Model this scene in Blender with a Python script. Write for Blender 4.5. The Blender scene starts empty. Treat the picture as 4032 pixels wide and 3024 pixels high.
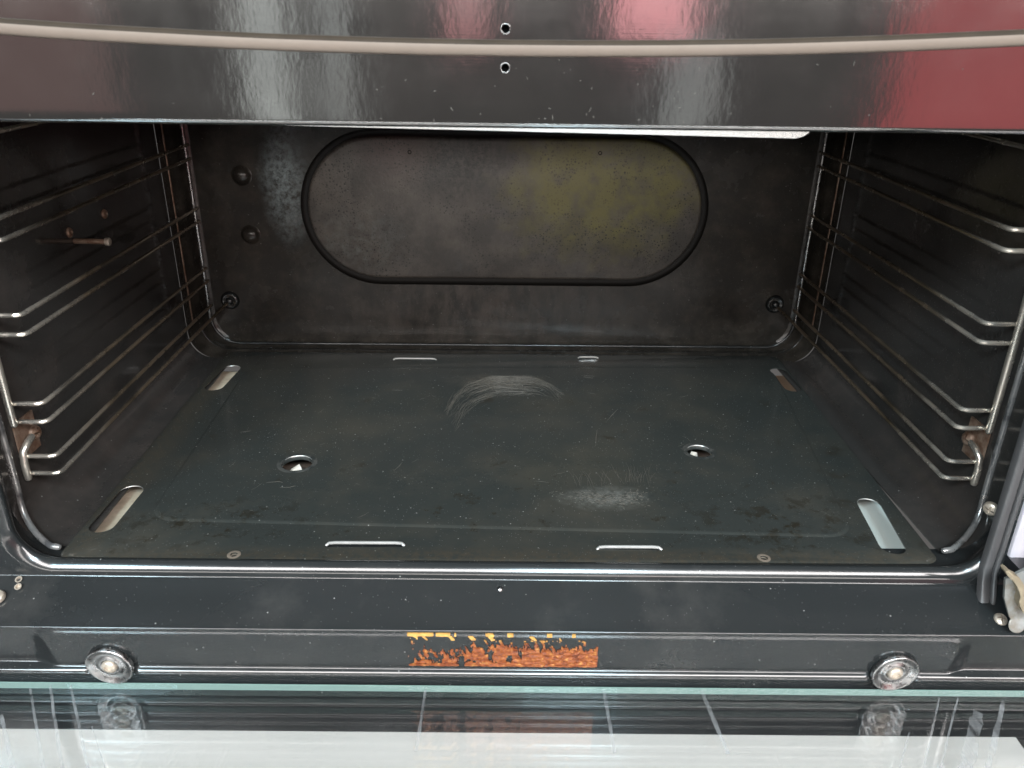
import bpy, bmesh, math, random
from mathutils import Vector, Matrix, noise
random.seed(7)
S = bpy.context.scene
C = S.collection
PI = math.pi

# ---------------------------------------------------------------- camera
cd = bpy.data.cameras.new('camera'); cam = bpy.data.objects.new('camera', cd); C.objects.link(cam)
cd.sensor_width = 36.0; cd.lens = 28.13; cd.clip_start = 0.01; cd.clip_end = 60
yaw, pitch, roll = 0.0172, 0.4236, 0.0145
fw = Vector((math.sin(yaw)*math.cos(pitch), math.cos(yaw)*math.cos(pitch), -math.sin(pitch)))
rt = Vector((math.cos(yaw), -math.sin(yaw), 0)); up = rt.cross(fw)
r2 = rt*math.cos(roll) + up*math.sin(roll); u2 = up*math.cos(roll) - rt*math.sin(roll)
cam.matrix_world = Matrix(((r2.x, u2.x, -fw.x, -0.0049), (r2.y, u2.y, -fw.y, -0.8327), (r2.z, u2.z, -fw.z, 0.4449), (0, 0, 0, 1)))
cd.dof.use_dof = True; cd.dof.focus_distance = 0.70; cd.dof.aperture_fstop = 18
S.camera = cam

# ---------------------------------------------------------------- world and lamps (a dim room, lit windows)
W = bpy.data.worlds.new('World'); S.world = W; W.use_nodes = True
bg = W.node_tree.nodes['Background']; bg.inputs[0].default_value = (0.115, 0.110, 0.106, 1); bg.inputs[1].default_value = 1.0
def area(name, loc, to, sx, sy, power, col):
    l = bpy.data.lights.new(name, 'AREA'); l.shape = 'RECTANGLE'; l.size = sx; l.size_y = sy; l.energy = power; l.color = col
    o = bpy.data.objects.new(name, l); C.objects.link(o); o.location = loc
    o.rotation_euler = (Vector(to)-Vector(loc)).to_track_quat('-Z', 'Y').to_euler()
    return o
def glow(name, loc, to, sx, sy, rad, col):          # power from the brightness of the lamp's face
    return area(name, loc, to, sx, sy, rad*sx*sy*PI, col)
glow('window_lamp', (0.3, -2.40, 1.76), (0.1, -0.42, 0.04), 4.8, 0.46, 28, (1.0, 0.955, 0.94))
glow('fill_lamp', (0.3, -3.1, 0.86), (0.1, -0.3, 0.3), 4.6, 0.22, 15.0, (1.0, 0.95, 0.90))  # added fill that lights the back wall, not a lamp of the room
glow('cool_window_lamp', (0.24, -2.30, 1.72), (0, -0.42, 0.04), 0.34, 0.5, 70, (0.55, 0.86, 1.0))
glow('far_cool_window_lamp', (-1.48, -2.30, 1.72), (0, -0.42, 0.04), 0.34, 0.5, 70, (0.55, 0.86, 1.0))
def facing(name, x, y, z, sx, sz, rad, col): return glow(name, (x, y, z), (x, y+1, z), sx, sz, rad, col)
facing('doorway_lamp', -1.74, -6.4, 0.2, 0.30, 3.0, 0.72, (0.93, 1.0, 0.97))
facing('side_doorway_lamp', -1.24, -6.4, 0.2, 0.16, 3.0, 0.50, (0.93, 1.0, 0.98))
facing('pale_curtain_lamp', 1.42, -6.4, -0.5, 0.40, 1.8, 0.34, (0.95, 1.0, 0.98))
facing('red_cupboard_lamp', 3.03, -4.0, 0.3, 2.4, 1.9, 0.48, (1.0, 0.11, 0.13))
facing('pink_cloth_lamp', 0.475, -2.8, 0.62, 0.25, 0.44, 1.5, (1.0, 0.40, 0.43))
facing('small_pink_cloth_lamp', -0.115, -2.8, 0.56, 0.11, 0.36, 0.75, (1.0, 0.42, 0.44))
facing('brown_cupboard_lamp', -2.55, -4.0, 0.3, 1.5, 1.4, 0.13, (1.0, 0.50, 0.46))
S.view_settings.view_transform = 'Standard'; S.view_settings.look = 'None'
S.view_settings.exposure = 0.0; S.view_settings.gamma = 1.0
S.render.engine = 'CYCLES'
S.cycles.max_bounces = 10; S.cycles.glossy_bounces = 6; S.cycles.transparent_max_bounces = 24
S.cycles.caustics_reflective = False; S.cycles.caustics_refractive = False
S.cycles.sample_clamp_indirect = 4.0

# ---------------------------------------------------------------- materials
class NT:
    def __init__(s, name):
        s.m = bpy.data.materials.new(name); s.m.use_nodes = True
        s.t = s.m.node_tree; s.n = s.t.nodes; s.b = s.n['Principled BSDF']; s.out = s.n['Material Output']
        s.tc = s.n.new('ShaderNodeTexCoord')
        s.co = s.tc.outputs['Object']
    def link(s, a, b): s.t.links.new(a, b)
    def mapping(s, scale=(1, 1, 1), rot=(0, 0, 0), loc=(0, 0, 0)):
        k = s.n.new('ShaderNodeMapping'); k.inputs['Scale'].default_value = scale; k.inputs['Rotation'].default_value = rot; k.inputs['Location'].default_value = loc
        s.link(s.co, k.inputs['Vector']); return k.outputs[0]
    def noise(s, sc, det=4, rough=0.55, vec=None, dist=0.0):
        k = s.n.new('ShaderNodeTexNoise'); k.inputs['Scale'].default_value = sc; k.inputs['Detail'].default_value = det
        k.inputs['Roughness'].default_value = rough; k.inputs['Distortion'].default_value = dist
        s.link(vec if vec is not None else s.co, k.inputs['Vector']); return k.outputs['Fac']
    def ramp(s, fac, stops):
        k = s.n.new('ShaderNodeValToRGB'); e = k.color_ramp.elements
        while len(e) < len(stops): e.new(0.5)
        for q, (p, c) in zip(e, stops):
            q.position = p; q.color = (c, c, c, 1) if not hasattr(c, '__len__') else (*c, 1)
        s.link(fac, k.inputs[0]); return k.outputs[0]
    def mix(s, fac, a, b, mode='MIX'):
        k = s.n.new('ShaderNodeMix'); k.data_type = 'RGBA'; k.blend_type = mode
        for v, i in ((fac, 0), (a, 6), (b, 7)):
            if hasattr(v, 'links'): s.link(v, k.inputs[i])
            elif hasattr(v, '__len__'): k.inputs[i].default_value = (*v, 1)
            else: k.inputs[i].default_value = v
        return k.outputs[2]
    def math(s, op, a, b=0.0):
        k = s.n.new('ShaderNodeMath'); k.operation = op
        for v, i in ((a, 0), (b, 1)):
            if hasattr(v, 'links'): s.link(v, k.inputs[i])
            else: k.inputs[i].default_value = v
        return k.outputs[0]
    def specks(s, scale, size, density):
        k = s.n.new('ShaderNodeTexVoronoi'); k.inputs['Scale'].default_value = scale; s.link(s.co, k.inputs['Vector'])
        a = s.ramp(k.outputs['Distance'], ((size*0.5, 1.0), (size, 0.0)))
        sep = s.n.new('ShaderNodeSeparateColor'); s.link(k.outputs['Color'], sep.inputs[0])
        return s.math('MULTIPLY', a, s.math('GREATER_THAN', sep.outputs[0], 1.0-density))
    def blob(s, cx, cy, cz, rx, ry, rz, soft=0.5, wob=0.0, wsc=20):
        """1 inside an uneven patch round a point, 0 outside"""
        v = s.mapping((1/rx, 1/ry, 1/rz), (0, 0, 0), (-cx/rx, -cy/ry, -cz/rz))
        k = s.n.new('ShaderNodeVectorMath'); k.operation = 'LENGTH'; s.link(v, k.inputs[0]); d = k.outputs['Value']
        if wob: d = s.math('ADD', d, s.math('MULTIPLY', s.math('SUBTRACT', s.noise(wsc, 6, 0.65), 0.5), wob))
        return s.ramp(d, ((max(0.0, 1.0-soft), 1.0), (1.0, 0.0)))
    def bump(s, h, strength, dist=0.001, prev=None):
        k = s.n.new('ShaderNodeBump'); k.inputs['Strength'].default_value = strength; k.inputs['Distance'].default_value = dist
        s.link(h, k.inputs['Height'])
        if prev is not None: s.link(prev, k.inputs['Normal'])
        s.link(k.outputs[0], s.b.inputs['Normal']); return k.outputs[0]
    def set(s, **kw):
        for k, v in kw.items():
            k = {'base': 'Base Color', 'rough': 'Roughness', 'metal': 'Metallic', 'ior': 'IOR', 'spec': 'Specular IOR Level', 'coat': 'Coat Weight', 'coatr': 'Coat Roughness', 'aniso': 'Anisotropic'}.get(k, k)
            i = s.b.inputs[k]
            if hasattr(v, 'links'): s.link(v, i)
            elif hasattr(v, '__len__'): i.default_value = (*v, 1)
            else: i.default_value = v
        return s

def enamel(name, base=(0.014, 0.014, 0.0135), grime=(0.050, 0.044, 0.036), gl=0.45, rough=(0.16, 0.34), dust=0.10, gsc=14, spec=0.5, bump=0.12):
    k = NT(name)
    g = k.ramp(k.noise(gsc, 8, 0.68), ((gl, 0.0), (gl+0.25, 1.0)))
    c = k.mix(g, base, grime)
    d = k.specks(210, 0.13, dust)
    d2 = k.specks(620, 0.20, dust*1.5)
    dd = k.math('MAXIMUM', d, k.math('MULTIPLY', d2, 0.5))
    c = k.mix(dd, c, (0.20, 0.20, 0.19))
    r = k.ramp(k.noise(gsc*0.7, 6, 0.6), ((0.3, rough[0]), (0.75, rough[1])))
    r = k.math('ADD', r, k.math('MULTIPLY', dd, 0.3))
    k.set(base=c, rough=r, spec=spec)
    k.bump(k.math('ADD', k.noise(330, 3), k.math('MULTIPLY', k.noise(40, 3), 2.0)), bump, 0.0004)
    return k
M = {}
k = enamel('wall_enamel', base=(0.031, 0.0290, 0.0275), grime=(0.052, 0.044, 0.040), gl=0.48, rough=(0.05, 0.16), dust=0.05); M['wall'] = k.m
k = enamel('frame_enamel', base=(0.016, 0.0178, 0.0185), grime=(0.036, 0.036, 0.035), gl=0.52, rough=(0.10, 0.20), dust=0.06, bump=0.02, spec=0.6); M['frame'] = k.m
# floor plate enamel: greenish black with dull dark stains near its front corners
k = enamel('plate_enamel', base=(0.026, 0.0292, 0.0275), grime=(0.043, 0.041, 0.034), gl=0.46, rough=(0.10, 0.22), dust=0.16, gsc=9)
st = k.math('MULTIPLY', k.math('MAXIMUM', k.blob(-0.215, -0.335, 0.106, 0.10, 0.045, 0.2, 0.9), k.blob(0.21, -0.335, 0.106, 0.10, 0.06, 0.2, 0.9)), k.ramp(k.noise(55, 8, 0.72), ((0.52, 0.0), (0.60, 1.0))))
old = k.b.inputs['Base Color'].links[0].from_socket; k.set(base=k.mix(st, old, (0.014, 0.012, 0.008)))
oldr = k.b.inputs['Roughness'].links[0].from_socket; k.set(rough=k.math('ADD', oldr, k.math('MULTIPLY', st, 0.3)))
c = k.b.inputs['Base Color'].links[0].from_socket
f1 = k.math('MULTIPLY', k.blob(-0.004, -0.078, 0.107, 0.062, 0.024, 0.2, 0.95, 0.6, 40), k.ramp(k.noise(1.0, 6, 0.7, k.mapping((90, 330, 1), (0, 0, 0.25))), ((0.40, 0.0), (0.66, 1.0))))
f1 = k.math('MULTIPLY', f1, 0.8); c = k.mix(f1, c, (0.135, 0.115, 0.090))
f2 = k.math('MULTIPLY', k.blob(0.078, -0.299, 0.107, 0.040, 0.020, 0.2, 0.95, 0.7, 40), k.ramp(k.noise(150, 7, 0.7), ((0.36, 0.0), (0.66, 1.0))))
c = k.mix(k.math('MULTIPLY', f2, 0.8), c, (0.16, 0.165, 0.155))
g1 = k.math('MULTIPLY', k.math('MAXIMUM', k.blob(0, -0.376, 0.107, 0.60, 0.016, 0.2, 0.7, 0.3, 20), k.blob(-0.30, -0.2, 0.107, 0.022, 0.35, 0.2, 0.8)), k.ramp(k.noise(260, 7, 0.75), ((0.38, 0.0), (0.58, 1.0))))
c = k.mix(k.math('MULTIPLY', g1, 0.8), c, (0.046, 0.039, 0.029))
sp = k.ramp(k.noise(34, 8, 0.75), ((0.60, 0.0), (0.66, 1.0))); c = k.mix(k.math('MULTIPLY', sp, 0.6), c, (0.020, 0.017, 0.012))
k.set(base=c)
M['plate'] = k.m
# back wall: burnt-on grease, painted window reflection left of the oval
k = enamel('back_enamel', base=(0.022, 0.0195, 0.0165), grime=(0.055, 0.047, 0.039), gl=0.45, rough=(0.18, 0.33), dust=0.10, gsc=34, spec=0.4, bump=0.25)
old = k.b.inputs['Base Color'].links[0].from_socket
grease = k.math('MULTIPLY', k.blob(-0.02, 0.03, 0.155, 0.20, 0.2, 0.055, 0.9, 0.5, 30), k.ramp(k.noise(60, 8, 0.7, k.mapping((1.4, 1, 0.55))), ((0.42, 0.0), (0.62, 1.0))))
c = k.mix(grease, old, (0.085, 0.070, 0.061))
glare = k.math('MULTIPLY', k.blob(-0.234, 0.03, 0.292, 0.030, 0.2, 0.080, 0.9, 0.6, 30), k.ramp(k.noise(170, 8, 0.75), ((0.36, 0.0), (0.60, 1.0))))
c = k.mix(glare, c, (0.27, 0.32, 0.33)); k.set(base=c); M['back'] = k.m
k = enamel('fan_plate', base=(0.070, 0.063, 0.057), grime=(0.140, 0.124, 0.108), gl=0.42, rough=(0.36, 0.55), dust=0.22, gsc=26, bump=0.5)
old = k.b.inputs['Base Color'].links[0].from_socket
yl = k.blob(0.105, 0.03, 0.285, 0.125, 0.2, 0.085, 0.55, 1.1, 30)  # coloured reflection painted into the plate as an olive patch
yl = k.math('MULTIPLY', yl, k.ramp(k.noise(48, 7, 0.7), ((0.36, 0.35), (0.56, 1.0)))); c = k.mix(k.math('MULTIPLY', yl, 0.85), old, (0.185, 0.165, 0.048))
rd = k.blob(-0.115, 0.03, 0.325, 0.05, 0.2, 0.045, 0.9, 0.5, 25); c = k.mix(k.math('MULTIPLY', rd, 0.5), c, (0.11, 0.055, 0.048))
dk = k.math('MULTIPLY', k.blob(-0.045, 0.03, 0.315, 0.07, 0.2, 0.055, 0.8, 0.6, 40), k.ramp(k.noise(210, 6, 0.7), ((0.40, 1.0), (0.58, 0.15)))); c = k.mix(dk, c, (0.022, 0.021, 0.020))
pits = k.math('MULTIPLY', k.math('MAXIMUM', k.specks(260, 0.34, 0.5), k.specks(520, 0.40, 0.45)), k.ramp(k.noise(22, 3), ((0.38, 0.0), (0.6, 1.0)))); c = k.mix(pits, c, (0.012, 0.011, 0.010))
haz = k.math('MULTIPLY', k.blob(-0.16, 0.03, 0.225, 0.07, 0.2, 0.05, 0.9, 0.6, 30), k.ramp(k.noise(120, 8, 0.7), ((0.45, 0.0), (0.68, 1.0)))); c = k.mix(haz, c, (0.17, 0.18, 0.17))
k.set(base=c); M['fan'] = k.m
# brushed steel of the fascia
k = NT('brushed_steel')
br = k.noise(1.0, 6, 0.6, k.mapping((14, 300, 1500)))
sm = k.noise(9, 5, 0.6)
k.set(base=k.mix(k.ramp(sm, ((0.35, 0.0), (0.75, 1.0))), (0.40, 0.40, 0.40), (0.47, 0.46, 0.45)), metal=1.0,
      rough=k.ramp(k.noise(30, 7, 0.65), ((0.3, 0.07), (0.8, 0.125))))
b1 = k.bump(br, 0.025, 0.0004); k.bump(k.noise(1.0, 4, 0.6, k.mapping((130, 160, 60))), 0.10, 0.0006, b1); M['steel'] = k.m
k = NT('bronze_trim'); k.set(base=k.mix(k.noise(60, 5), (0.150, 0.118, 0.096), (0.185, 0.148, 0.122)), metal=0.0, rough=0.5, spec=0.25); k.bump(k.noise(400, 3), 0.1, 0.0003); M['trim'] = k.m
k = NT('brown_shade'); k.set(base=k.mix(k.noise(80, 5), (0.022, 0.016, 0.011), (0.045, 0.034, 0.024)), rough=0.65, spec=0.15); M['shade'] = k.m
k = NT('chrome_wire'); n = k.ramp(k.noise(26, 5, 0.6), ((0.35, 0.15), (0.72, 0.85)))
sx = k.n.new('ShaderNodeSeparateXYZ'); k.link(k.co, sx.inputs[0])
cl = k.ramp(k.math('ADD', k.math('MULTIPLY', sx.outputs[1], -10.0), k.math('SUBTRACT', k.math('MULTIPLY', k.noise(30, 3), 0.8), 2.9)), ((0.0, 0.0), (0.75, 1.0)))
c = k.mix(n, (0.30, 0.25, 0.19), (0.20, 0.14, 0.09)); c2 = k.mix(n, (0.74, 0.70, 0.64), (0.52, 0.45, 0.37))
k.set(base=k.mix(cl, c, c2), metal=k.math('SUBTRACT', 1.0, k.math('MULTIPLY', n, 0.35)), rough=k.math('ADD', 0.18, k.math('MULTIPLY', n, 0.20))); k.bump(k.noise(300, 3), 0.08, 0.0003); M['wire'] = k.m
k = NT('rusty_steel'); n = k.ramp(k.noise(160, 6, 0.7), ((0.35, 0.0), (0.65, 1.0)))
k.set(base=k.mix(n, (0.30, 0.22, 0.17), (0.14, 0.065, 0.035)), metal=0.4, rough=0.5); k.bump(k.noise(500, 4), 0.4, 0.0004); M['rust'] = k.m
k = NT('bright_steel'); k.set(base=k.mix(k.noise(120, 5), (0.26, 0.26, 0.265), (0.42, 0.41, 0.40)), metal=1.0, rough=k.ramp(k.noise(200, 4), ((0.3, 0.20), (0.7, 0.38)))); M['bright'] = k.m
k = NT('screw_steel'); k.set(base=k.mix(k.noise(300, 5), (0.62, 0.56, 0.48), (0.40, 0.32, 0.25)), metal=0.6, rough=0.4); k.bump(k.noise(700, 4), 0.3, 0.0003); M['screw'] = k.m
k = NT('zinc_sheet'); n = k.noise(40, 6, 0.65)
k.set(base=k.mix(k.ramp(n, ((0.4, 0.0), (0.7, 1.0))), (0.46, 0.48, 0.46), (0.34, 0.29, 0.23)), metal=0.5, rough=0.45); M['zinc'] = k.m
k = NT('burnt_tray'); n = k.noise(28, 7, 0.65)
c = k.mix(k.ramp(n, ((0.40, 0.0), (0.72, 1.0))), (0.84, 0.72, 0.56), (0.42, 0.29, 0.18))
c = k.mix(k.blob(0.285, -0.33, 0.088, 0.05, 0.12, 0.3, 0.2), c, (0.62, 0.66, 0.62))
c = k.mix(k.blob(0.29, -0.07, 0.088, 0.06, 0.09, 0.3, 0.2), c, (0.26, 0.17, 0.11))
c = k.mix(k.math('MAXIMUM', k.blob(-0.17, -0.23, 0.088, 0.05, 0.06, 0.3, 0.3), k.blob(0.17, -0.2, 0.088, 0.05, 0.06, 0.3, 0.3)), c, (0.09, 0.065, 0.05))
k.set(base=c, rough=0.7); M['tray'] = k.m
k = NT('white_sheet'); k.set(base=k.mix(k.noise(6, 4), (0.68, 0.662, 0.64), (0.72, 0.70, 0.68)), rough=0.45); M['white'] = k.m
k = NT('black_paint'); k.set(base=(0.012, 0.013, 0.015), rough=0.35); M['black'] = k.m
k = NT('worn_bead'); n = k.ramp(k.noise(45, 5, 0.6), ((0.40, 0.0), (0.62, 1.0)))
k.set(base=k.mix(n, (0.05, 0.05, 0.052), (0.42, 0.41, 0.40)), metal=k.math('MULTIPLY', n, 0.9), rough=0.22); M['worn'] = k.m
k = NT('rubbed_collar'); n = k.ramp(k.noise(90, 5, 0.6), ((0.45, 0.0), (0.66, 1.0)))
k.set(base=k.mix(n, (0.024, 0.027, 0.026), (0.06, 0.06, 0.056)), rough=0.25); M['collar'] = k.m
k = NT('bright_lip'); k.set(base=k.mix(k.noise(200, 4), (0.36, 0.36, 0.35), (0.60, 0.59, 0.57)), metal=0.6, rough=0.3); M['lip'] = k.m
k = NT('worn_hole_rim'); k.set(base=k.mix(k.noise(400, 5, 0.7), (0.07, 0.055, 0.043), (0.20, 0.165, 0.13)), rough=0.6); M['holerim'] = k.m
k = NT('hinge_zinc'); k.set(base=k.mix(k.ramp(k.noise(60, 6, 0.65), ((0.4, 0.0), (0.65, 1.0))), (0.30, 0.31, 0.30), (0.17, 0.13, 0.09)), metal=0.6, rough=0.5); M['hinge'] = k.m
k = NT('dull_rubber'); k.set(base=k.mix(k.noise(50, 5), (0.040, 0.040, 0.042), (0.075, 0.072, 0.072)), rough=0.45); M['rubber'] = k.m
k = NT('side_paint'); k.set(base=(0.55, 0.52, 0.56), rough=0.35, metal=0.3); M['side'] = k.m
k = NT('old_latch'); k.set(base=k.mix(k.noise(90, 5), (0.36, 0.30, 0.21), (0.17, 0.135, 0.09)), rough=0.5, metal=0.3); M['latch'] = k.m
k = NT('pale_chip'); k.set(base=(0.72, 0.68, 0.60), rough=0.8); M['chip'] = k.m
k = NT('alu_edge'); k.set(base=(0.86, 0.83, 0.81), rough=0.25, metal=0.8); M['alu'] = k.m
k = NT('matt_black'); k.set(base=(0.011, 0.010, 0.009), rough=0.6, spec=0.25); M['matt'] = k.m
k = NT('dark_hole'); k.set(base=(0.004, 0.004, 0.004), rough=0.9, spec=0.0); M['hole'] = k.m
k = NT('scratch_mark'); k.set(base=k.mix(k.noise(90, 4), (0.050, 0.046, 0.038), (0.115, 0.106, 0.090)), rough=0.6); M['scratch'] = k.m
k = NT('scuff_film'); k.set(base=k.mix(k.noise(90, 4), (0.05, 0.054, 0.05), (0.10, 0.105, 0.095)), rough=0.5); M['film'] = k.m
k = NT('old_adhesive'); n = k.noise(260, 6, 0.8); n2 = k.noise(95, 4, 0.6)
c = k.ramp(n, ((0.34, (0.04, 0.009, 0.004)), (0.44, (0.17, 0.036, 0.009)), (0.56, (0.29, 0.080, 0.018)), (0.68, (0.58, 0.33, 0.10))))
c2 = k.ramp(n, ((0.30, (0.34, 0.13, 0.03)), (0.60, (0.66, 0.38, 0.10))))
sx = k.n.new('ShaderNodeSeparateXYZ'); k.link(k.co, sx.inputs[0])
c = k.mix(k.ramp(k.math('MULTIPLY', k.math('SUBTRACT', sx.outputs[2], 0.0708), 200.0), ((0.0, 0.0), (1.0, 1.0))), c, c2)
k.set(base=c, rough=0.35); k.bump(n, 0.4, 0.0006); M['glue'] = k.m
def thin_glass(name, tint, refl):
    m = bpy.data.materials.new(name); m.use_nodes = True; t = m.node_tree; N = t.nodes; N.clear()
    out = N.new('ShaderNodeOutputMaterial'); mx = N.new('ShaderNodeMixShader'); tr = N.new('ShaderNodeBsdfTransparent'); gl = N.new('ShaderNodeBsdfGlossy')
    tr.inputs[0].default_value = (*tint, 1); gl.inputs['Roughness'].default_value = 0.0; gl.inputs[0].default_value = (1, 1, 1, 1)
    lw = N.new('ShaderNodeLayerWeight'); p = N.new('ShaderNodeMath'); p.operation = 'POWER'; p.inputs[1].default_value = 5
    t.links.new(lw.outputs['Facing'], p.inputs[0])
    ma = N.new('ShaderNodeMath'); ma.operation = 'MULTIPLY_ADD'; ma.inputs[1].default_value = 0.9; ma.inputs[2].default_value = refl
    t.links.new(p.outputs[0], ma.inputs[0]); t.links.new(ma.outputs[0], mx.inputs[0])
    t.links.new(tr.outputs[0], mx.inputs[1]); t.links.new(gl.outputs[0], mx.inputs[2])
    t.links.new(mx.outputs[0], out.inputs[0]); return m
M['glass'] = thin_glass('door_glass', (0.99, 0.99, 0.988), 0.075); M['glass2'] = thin_glass('inner_door_glass', (0.99, 0.99, 0.985), 0.06)
k = NT('glass_edge'); k.set(base=(0.27, 0.40, 0.365), rough=0.2); k.b.inputs['Transmission Weight'].default_value = 0.25; M['edge'] = k.m
k = NT('grease_streak'); k.set(base=(0.42, 0.43, 0.44), rough=0.6, Alpha=k.ramp(k.noise(120, 5, 0.7, k.mapping((1, 0.12, 1))), ((0.35, 0.02), (0.75, 0.40)))); M['smear'] = k.m

# ---------------------------------------------------------------- mesh helpers
class MB:
    def __init__(s): s.v = []; s.f = []
    def add(s, v, f):
        o = len(s.v); s.v += [tuple(p) for p in v]; s.f += [tuple(i+o for i in q) for q in f]; return s
    def loft(s, rings, closed=True, cap0=False, cap1=False):
        n = len(rings[0]); v = [p for r in rings for p in r]; f = []
        for a in range(len(rings)-1):
            for i in range(n if closed else n-1):
                j = (i+1) % n; f.append((a*n+i, a*n+j, (a+1)*n+j, (a+1)*n+i))
        if cap0: f.append(tuple(range(n-1, -1, -1)))
        if cap1: f.append(tuple((len(rings)-1)*n+i for i in range(n)))
        return s.add(v, f)
    def box(s, x0, x1, y0, y1, z0, z1):
        v = [(x, y, z) for x in (x0, x1) for y in (y0, y1) for z in (z0, z1)]
        return s.add(v, [(0, 1, 3, 2), (4, 6, 7, 5), (0, 4, 5, 1), (2, 3, 7, 6), (0, 2, 6, 4), (1, 5, 7, 3)])
    def tube(s, pts, r, seg=10, closed=False):
        P = [Vector(p) for p in pts]; n = len(P)
        def rad(i): return r[i] if hasattr(r, '__len__') else r
        T = []
        for i in range(n):
            a = P[(i-1) % n] if (closed or i > 0) else P[i]; b = P[(i+1) % n] if (closed or i < n-1) else P[i]
            T.append((b-a).normalized())
        nrm = T[0].orthogonal().normalized(); rings = []
        for i in range(n):
            if i: nrm = (T[i-1].rotation_difference(T[i]) @ nrm).normalized()
            nrm = (nrm - T[i]*nrm.dot(T[i])).normalized(); bn = T[i].cross(nrm)
            rings.append([P[i] + (nrm*math.cos(2*PI*q/seg)+bn*math.sin(2*PI*q/seg))*rad(i) for q in range(seg)])
        if closed:
            return s.loft(rings+[rings[0]])
        def cap(c, t, ring):
            out = []
            for a in (0.45, 0.85): out.append([c + (p-c)*math.cos(a*PI/2) + t*math.sin(a*PI/2)*(p-c).length for p in ring])
            return out
        pre = cap(P[0], -T[0], rings[0])[::-1]; post = cap(P[-1], T[-1], rings[-1])
        return s.loft(pre+rings+post, True, True, True)
    def lathe(s, prof, c, axis=(0, -1, 0), seg=32, cap=True):
        ax = Vector(axis).normalized(); e1 = ax.orthogonal().normalized(); e2 = ax.cross(e1); c = Vector(c)
        rings = [[c + ax*h + (e1*math.cos(2*PI*q/seg)+e2*math.sin(2*PI*q/seg))*r for q in range(seg)] for r, h in prof]
        return s.loft(rings, True, False, cap)
    def extrude(s, prof, x0, x1, th=0.0, plane='xz'):
        """sheet: 2D profile, run along the third axis; th = sheet thickness to its left"""
        n = len(prof); back = []
        for i in range(n):
            a = prof[max(0, i-1)]; b = prof[min(n-1, i+1)]; dx, dy = b[0]-a[0], b[1]-a[1]; l = math.hypot(dx, dy) or 1
            back.append((prof[i][0]-dy/l*th, prof[i][1]+dx/l*th))
        loop = prof + back[::-1]
        def at(p, w): return (p[0], w, p[1]) if plane == 'xz' else (w, p[0], p[1])
        return s.loft([[at(p, x0) for p in loop], [at(p, x1) for p in loop]], True, True, True)
    def build(s, name, mat, parent=None, smooth=True, angle=35, mw=None):
        me = bpy.data.meshes.new(name); me.from_pydata(s.v, [], s.f)
        bm = bmesh.new(); bm.from_mesh(me); bmesh.ops.recalc_face_normals(bm, faces=bm.faces); bm.to_mesh(me); bm.free()
        return link(name, me, mat, parent, smooth, angle, mw)
def link(name, me, mat, parent=None, smooth=True, angle=35, mw=None):
    if smooth:
        for p in me.polygons: p.use_smooth = True
        me.set_sharp_from_angle(angle=math.radians(angle))
    if mat is not None and not me.materials: me.materials.append(mat)
    o = bpy.data.objects.new(name, me); C.objects.link(o)
    if mw is not None: me.transform(mw)
    if parent: o.parent = parent
    return o
def cut(o, cutter):
    """carve a cutter shape out of an object, at once"""
    cm = bpy.data.meshes.new('cut'); cm.from_pydata(cutter.v, [], cutter.f)
    bm = bmesh.new(); bm.from_mesh(cm); bmesh.ops.recalc_face_normals(bm, faces=bm.faces); bm.to_mesh(cm); bm.free()
    co = bpy.data.objects.new('cut', cm); C.objects.link(co)
    md = o.modifiers.new('b', 'BOOLEAN'); md.operation = 'DIFFERENCE'; md.object = co; md.solver = 'EXACT'
    dg = bpy.context.evaluated_depsgraph_get(); dg.update()
    me = bpy.data.meshes.new_from_object(o.evaluated_get(dg)); o.modifiers.clear(); o.data = me
    bpy.data.objects.remove(co); bpy.data.meshes.remove(cm)
    for p in me.polygons: p.use_smooth = True
    me.set_sharp_from_angle(angle=math.radians(30))
    return o
def thing(name, loc, label, cat, group=None):
    o = bpy.data.objects.new(name, None); C.objects.link(o); o.empty_display_size = 0.05
    o['label'] = label; o['category'] = cat
    if group: o['group'] = group
    return o
def rr(hx, z0, z1, r, y, n=8, cx=0.0):
    """rounded rectangle ring in the x-z plane at depth y"""
    out = []
    for (sx, zc, a0) in ((1, z0+r, -PI/2), (1, z1-r, 0), (-1, z1-r, PI/2), (-1, z0+r, PI)):
        for i in range(n+1):
            a = a0 + PI/2*i/n; out.append((cx+sx*(hx-r)+r*math.cos(a), y, zc+r*math.sin(a)))
    return out
def rpoly(c, r, z, n=6):
    """rounded quadrilateral ring in plan"""
    out = []; m = len(c)
    for i in range(m):
        p = Vector(c[i]); a = (Vector(c[i-1])-p).normalized(); b = (Vector(c[(i+1) % m])-p).normalized()
        ang = a.angle(b); d = r/math.tan(ang/2); s = p+a*d; e = p+b*d; ctr = p+(a+b).normalized()*(r/math.sin(ang/2))
        for q in range(n+1):
            t = q/n; v = (s-ctr).lerp(e-ctr, t).normalized()*r; out.append((ctr.x+v.x, ctr.y+v.y, z))
    return out
def inset(c, d):
    m = sum((Vector(p) for p in c), Vector((0, 0)))/len(c); out = []
    for p in c:
        v = Vector(p); out.append((v.x-math.copysign(d, v.x-m.x), v.y-math.copysign(d, v.y-m.y)))
    return out
def stadium(x0, y0, x1, y1, r, z0, z1, n=10):
    a = Vector((x0, y0)); b = Vector((x1, y1)); t = math.atan2(b.y-a.y, b.x-a.x); ring = []
    for c, s in ((b, t-PI/2), (a, t+PI/2)):
        for i in range(n+1):
            q = s+PI*i/n; ring.append((c.x+r*math.cos(q), c.y+r*math.sin(q)))
    return MB().loft([[(x, y, z0) for x, y in ring], [(x, y, z1) for x, y in ring]], True, True, True)

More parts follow.
